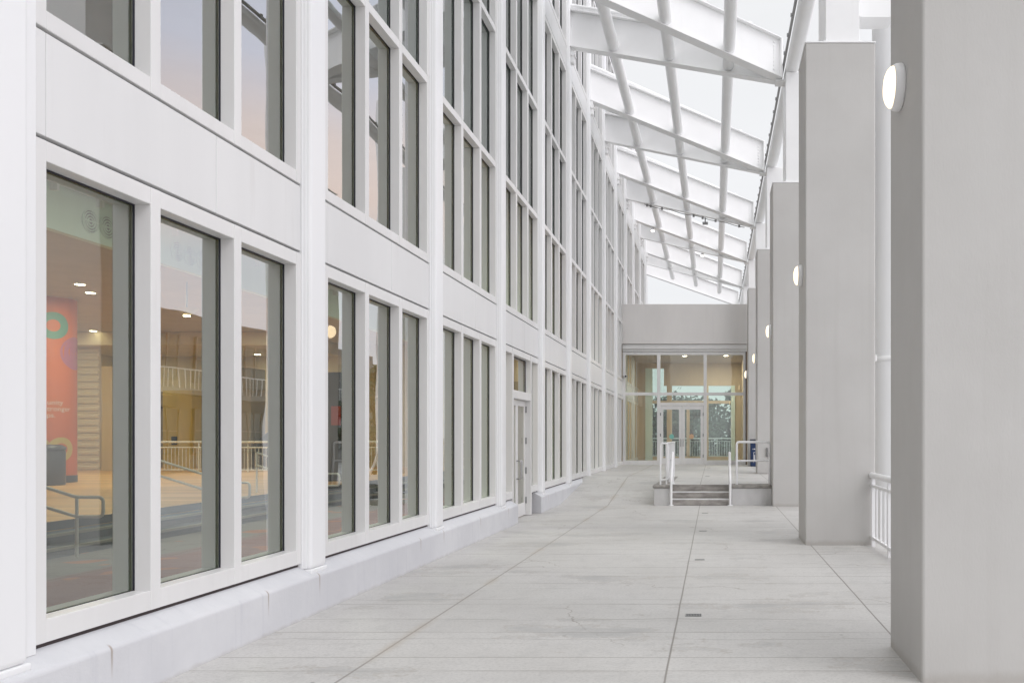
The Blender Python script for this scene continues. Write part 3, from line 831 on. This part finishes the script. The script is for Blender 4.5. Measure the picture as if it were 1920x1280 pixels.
m = MB(); m.tube([(-4,45,1.5),(2.5,45,1.5)], .035, 10); m.build('top_rail', M['rail'], t)
m = MB(); m.box(-4,2.5,44.98,45.02,1.34,1.37); m.box(-4,2.5,44.98,45.02,.58,.61); m.build('cross_rail', M['rail'], t)
for i in range(52):
    x = -3.95+.125*i
    m = MB(); big = i % 11 == 0
    m.box(x-(.025 if big else .011), x+(.025 if big else .011), 44.985, 45.015, .45 if big else .61, 1.49 if big else 1.34)
    m.build('post' if big else 'baluster', M['rail'], t)

# ------------------------------------------------------------------ small things
t = thing('litter_bin', (1.66,35.2,FLOOR2), 'tall navy bin with white lettering behind the fourth pier', 'bin')
m = MB(); m.box(1.42,1.80,34.0,34.4,FLOOR2+.005,1.40); m.build('body', M['navy'], t, .025, 3)
m = MB(); m.prism([(33.98,1.401),(34.42,1.401),(34.42,1.46),(34.30,1.50),(34.08,1.50),(33.98,1.46)], 'x', 1.40, 1.82); m.build('lid', M['dark_blue'], t, .01, 2)
m = MB()
m.box(1.50,1.53,33.992,33.999,1.10,1.14); m.box(1.545,1.60,33.992,33.999,1.10,1.14); m.box(1.53,1.60,33.992,33.999,.98,1.0); m.box(1.53,1.545,33.992,33.999,.6,.98); m.box(1.56,1.59,33.992,33.999,.70,.90)
m.build('lettering', M['white_print'], t)
m = MB(); m.box(1.63,1.72,27.40,27.449,.98,1.26); m.box(1.645,1.705,27.385,27.40,1.0,1.24)
tag(m.build('outlet_box', M['grey_metal'], None, .006, 1, origin=(1.675,27.45,1.1)), 'small grey outlet box on the fourth pier, seen through the guard frame', 'outlet box')
t = thing('security_camera', (-3.6,36.0,4.0), 'small white security camera at the left edge of the entrance glass', 'camera')
m = MB(); m.box(-3.66,-3.58,36.08,36.15,3.98,4.10); m.build('mount', M['rail'], t)
m = MB(); m.tube([(-3.62,36.10,4.02),(-3.55,35.75,4.03)], .055, 16); m.build('body', M['rail'], t)
m = MB(); m.tube([(-3.55,35.75,4.03),(-3.545,35.72,4.03)], .04, 16); m.build('lens', M['black'], t)

labs = ['nearest little floor drain grate beside the middle joint', 'second little floor drain grate beside the middle joint',
        'third little floor drain grate beside the middle joint', 'little floor drain grate closest to the steps', 'little floor drain grate on the upper walk, nearer one', 'little floor drain grate on the upper walk, next to the doors']
dr0 = None
for i, (y, z) in enumerate(((7.93,0),(11.5,0),(15.0,0),(18.5,0),(25.6,.45),(32.6,.45))):
    if dr0 is None:
        dr0 = thing('floor_drain', (0,0,0), '', 'drain', 'small floor drains along the middle joint')
        m = MB(); m.box(-.075,.075,-.04,.04,.0005,.003); m.build('tray', M['black'], dr0)
        m = MB()
        m.box(-.08,.08,-.055,-.047,.001,.006); m.box(-.08,.08,.047,.055,.001,.006); m.box(-.08,-.072,-.047,.047,.001,.006); m.box(.072,.08,-.047,.047,.001,.006)
        for k in range(9): m.box(-.068+.0155*k,-.060+.0155*k,-.046,.046,.002,.0055)
        m.build('grate', M['grey_metal'], dr0); c = dr0
    else: c = copy_tree(dr0)
    c.location = (-.18, y, z); c['label'] = labs[i]
    c.scale = (.9, .9, 1) if i == 0 else (.8, .5, 1)

# cable with clamps and spotlights on the far beams
def on_beam(j, s, f, dz=0):
    y = NODE(j)
    return Vector((-3.70+f*5.25, y+s*1.8*(1-f)+s*.1*f, FZ+(TZ-FZ)*f+dz))
t = thing('light_cable', on_beam(2,1,.2), 'thin dark cable with clamps strung under a far canopy beam', 'cable')
m = MB(); m.tube([on_beam(2,1,f,-.05-.02*math.sin(f*30)) for f in [.16+.02*i for i in range(40)]], .013, 6); m.build('wire', M['black'], t)
for f in (.18,.21,.30,.55,.62,.72,.9):
    m = MB(); q = on_beam(2,1,f,-.06); m.box(q.x-.04,q.x+.04,q.y-.04,q.y+.04,q.z-.04,q.z+.05); m.build('clamp', M['grey_metal'], t)
for j, s, f, lab in ((3,-1,.17,'brighter small spotlight under a far canopy beam, left'), (3,1,.60,'small spotlight under a far canopy beam, right')):
    q = on_beam(j, s, f, -.14)
    t = thing('spotlight', q, lab, 'spotlight', 'small spotlights on the far beams')
    m = MB(); m.lathe([(0,.10),(.07,.10),(.09,0),(.085,0)], q, 'z', 16); m.box(q.x-.02,q.x+.02,q.y-.02,q.y+.02,q.z+.10,q.z+.139); m.build('housing', M['rail'], t)
    m = MB(); m.lathe([(.085,0),(.05,-.05),(0.001,-.06)], q, 'z', 16); m.build('lens', M['spot'], t)
q = on_beam(2,1,.64,-.22)
t = thing('floodlight', q, 'small grey unlit floodlight hung from the cable beam', 'floodlight')
m = MB(); m.box(q.x-.11,q.x+.11,q.y-.06,q.y+.06,q.z-.08,q.z+.02); m.build('body', M['grey_metal'], t, .01, 1)
m = MB(); m.box(q.x-.02,q.x+.02,q.y-.02,q.y+.02,q.z+.02,q.z+.2); m.build('arm', M['black'], t)

# ------------------------------------------------------------------ trees, opposite building
def tree(x, y, h, r, lab, mat, n=2600):
    t = thing('tree', (x,y,-.45), lab, 'tree', 'trees behind the entrance and plaza')
    rnd = random.Random(int(x*31+y*7))
    tr = MB(); zc = h*.48
    tr.tube([(x,y,-.45),(x+.08,y,h*.25),(x-.05,y+.05,h*.45),(x,y,h*.8)], [.20,.16,.12,.04], 10)
    limbs = []
    for k in range(9):
        a = rnd.uniform(0,6.28); z0 = h*rnd.uniform(.25,.6); L = r*rnd.uniform(.55,.95)
        e = Vector((x+L*math.cos(a), y+L*math.sin(a), z0+h*rnd.uniform(.1,.3)))
        tr.tube([(x,y,z0), (Vector((x,y,z0))+e)/2+Vector((0,0,.15)), e], [.08,.05,.02], 6); limbs.append(e)
    tr.build('trunk', M['bark'], t)
    cl = []
    for k in range(34):
        a = rnd.uniform(0,6.28); q = rnd.random()**.5; zz = rnd.uniform(-1,1)
        w = math.sqrt(max(0,1-zz*zz))
        cl.append((x+r*q*w*math.cos(a), y+r*q*w*math.sin(a), max(.3, zc+zz*h*.46), r*rnd.uniform(.16,.34)))
    vs, fs = [], []
    for k in range(n):
        c = cl[rnd.randrange(len(cl))]
        p = Vector((rnd.gauss(0,1),rnd.gauss(0,1),rnd.gauss(0,.8))).normalized()*c[3]*rnd.uniform(.5,1.15)+Vector(c[:3])
        s = rnd.uniform(.10,.22)
        a = Vector((rnd.gauss(0,1),rnd.gauss(0,1),rnd.gauss(0,1))).normalized(); b = a.orthogonal().normalized()
        i = len(vs); vs += [p-a*s, p+b*s*.55, p+a*s, p-b*s*.55]; fs.append((i,i+1,i+2,i+3))
    m = MB(); m.add(vs, fs); m.build('crown', mat, t)
tree(-4.6,55,4.6,2.5,'leafy tree behind the left entrance pane', M['leaf'])
tree(-1.2,53.5,4.0,2.4,'low leafy tree behind the entrance doors', M['leaf2'])
tree(1.9,56,4.5,2.8,'dark leafy tree behind the right entrance pane', M['leaf'])
tree(-2.9,60,4.4,2.8,'pale leafy tree farthest back between the entrance posts', M['leaf2'])
tree(4.4,52,4.4,2.4,'leafy tree at the right edge behind the entrance', M['leaf2'])
tree(9.3,44.5,5.0,2.0,'green tree on the plaza mirrored in the windows', M['leaf2'])

ob = thing('opposite_building', (24,45,-.45), 'white gridded building across the plaza, mirrored in the lower windows', 'building')
m = MB(); m.box(22.2,32,22,78,-.44,8.6); m.build('wall', M['far_shaded'], ob)
for i in range(12):
    y = 23+4.6*i
    for z in (.6, 4.7):
        w_ = MB(); w_.box(22.05,22.19,y,y+3.4,z,z+2.6); wo = w_.build('window', M['far_glass'], ob)
        k = MB()
        for q in range(4): k.box(22.0,22.049,y+1.1*q,y+1.1*q+.09,z,z+2.6)
        k.box(22.01,22.048,y,y+3.4,z+1.25,z+1.33); k.build('frame', M['far_shaded'], wo)
m = MB(); m.box(20.9,22.04,22,78,3.9,4.2); m.build('balcony', M['far_shaded'], ob)
m = MB(); m.box(20.95,21.0,22,78,5.2,5.26)
for i in range(140): m.box(20.96,20.99,22+.4*i,22.03+.4*i,4.2,5.2)
m.build('balcony_rail', M['rail'], ob)

# ------------------------------------------------------------------ lights
def area(name, loc, size, power, c=(1,.86,.68)):
    l = bpy.data.lights.new(name, 'AREA'); l.shape = 'DISK'; l.size = size; l.energy = power; l.color = c
    o = bpy.data.objects.new(name, l); col.objects.link(o); o.location = loc
    return o
K = .62
area('hall_light', (-7.6,15,6.0), 1.6, 150, (1,.93,.82)); area('hall_light', (-7.6,26,6.0), 1.6, 120, (1,.93,.82))  # two added fill lamps that brighten the bulkhead; no fitting is there
area('hall_light', (-14.8,20.8,5.05), 1.6, 260*K); area('hall_light', (-19.0,25.5,5.05), 1.6, 260*K)
area('hall_light', (-20.8,28.0,5.05), 1.0, 60*K); area('hall_light', (-13.5,28,5.05), 1.6, 240*K)
area('hall_light', (-21.2,32.0,4.6), .8, 60*K); area('hall_light', (-13.5,12,5.05), 1.6, 260*K)
area('hall_light', (-16,33,4.6), .8, 60*K)
area('lobby_light', (-1.5,39,5.15), 1.2, 95*K, (1,.93,.82)); area('lobby_light', (.3,41.5,5.15), 1.2, 85*K, (1,.93,.82))

sdir = Vector((.62, -.42, .80)).normalized()
sl = bpy.data.lights.new('sun', 'SUN'); sl.energy = .55; sl.angle = R(25); sl.color = (1,.965,.93)
so = bpy.data.objects.new('sun', sl); col.objects.link(so)
so.rotation_euler = sdir.to_track_quat('Z', 'Y').to_euler(); so.location = (10,-10,30)

w = bpy.data.worlds.new('World'); sc.world = w; w.use_nodes = True
t = NT(w.node_tree); bg = w.node_tree.nodes['Background']; out = w.node_tree.nodes['World Output']
sky = t.n('ShaderNodeTexSky', sky_type='NISHITA'); sky.sun_disc = False
sky.sun_elevation = math.asin(sdir.z); sky.sun_rotation = math.atan2(sdir.x, sdir.y)
t.l(sky.outputs[0], bg.inputs[0]); bg.inputs[1].default_value = .10
dirv = t.n('ShaderNodeTexCoord').outputs['Generated']
sp = t.n('ShaderNodeSeparateXYZ'); t.l(dirv, sp.inputs[0])
cl = t.noise(t.mapping(dirv, (1,1,2.6)), 2.2, 5, .55)
zz = t.m('ADD', sp.outputs[2], t.m('MULTIPLY', t.m('SUBTRACT', cl, .5), .10))
ra = t.n('ShaderNodeValToRGB'); t.l(zz, ra.inputs[0]); e = ra.color_ramp.elements
e[0].position = 0; e[0].color = (.87,.875,.89,1); e[1].position = 1; e[1].color = (1.75,1.76,1.74,1)
k = e.new(.46); k.color = (.90,.905,.915,1)
rb = t.n('ShaderNodeValToRGB'); t.l(zz, rb.inputs[0]); e = rb.color_ramp.elements
e[0].position = 0; e[0].color = (.84,.86,.90,1); e[1].position = 1; e[1].color = (1.4,1.41,1.4,1)
for p, c in ((.17,(1.0,1.0,1.08,1)), (.235,(1.38,1.12,1.02,1)), (.29,(1.34,1.14,1.10,1)), (.36,(1.08,1.09,1.26,1)), (.50,(1.0,1.05,1.2,1)), (.62,(.85,.87,.92,1))):
    k = e.new(p); k.color = c
azf = t.smooth(sp.outputs[0], .12, .40)
cc = t.mix(azf, ra.outputs[0], rb.outputs[0])
back = t.m('MULTIPLY', t.smooth(t.m('MULTIPLY', sp.outputs[1], -1), 0.0, .35), .18)
bright = t.m('MULTIPLY', t.m('ADD', t.m('ADD', t.m('MULTIPLY', azf, .32), back), 1.0), t.m('ADD', t.m('MULTIPLY', cl, .22), .89))
bg2 = t.n('ShaderNodeBackground'); t.l(cc, bg2.inputs[0]); t.l(bright, bg2.inputs[1])
mx = t.n('ShaderNodeMixShader'); mx.inputs[0].default_value = .93
t.l(bg.outputs[0], mx.inputs[1]); t.l(bg2.outputs[0], mx.inputs[2]); t.l(mx.outputs[0], out.inputs[0])

# ------------------------------------------------------------------ camera
cam = bpy.data.cameras.new('camera'); co = bpy.data.objects.new('camera', cam); col.objects.link(co)
co.location = (0, 0, 1.6); co.rotation_euler = (R(90), 0, 0)
cam.sensor_width = 36; cam.lens = 36*1660/1920
cam.shift_x = (960-1338)/1920; cam.shift_y = (818-640)/1920
cam.clip_start = .05; cam.clip_end = 3000
sc.camera = co
sc.view_settings.view_transform = 'Standard'; sc.view_settings.look = 'None'
sc.view_settings.exposure = .07; sc.view_settings.gamma = 1
sc.cycles.use_denoising = True
sc.cycles.max_bounces = 10; sc.cycles.transparent_max_bounces = 16; sc.cycles.diffuse_bounces = 5
sc.cycles.sample_clamp_indirect = 8
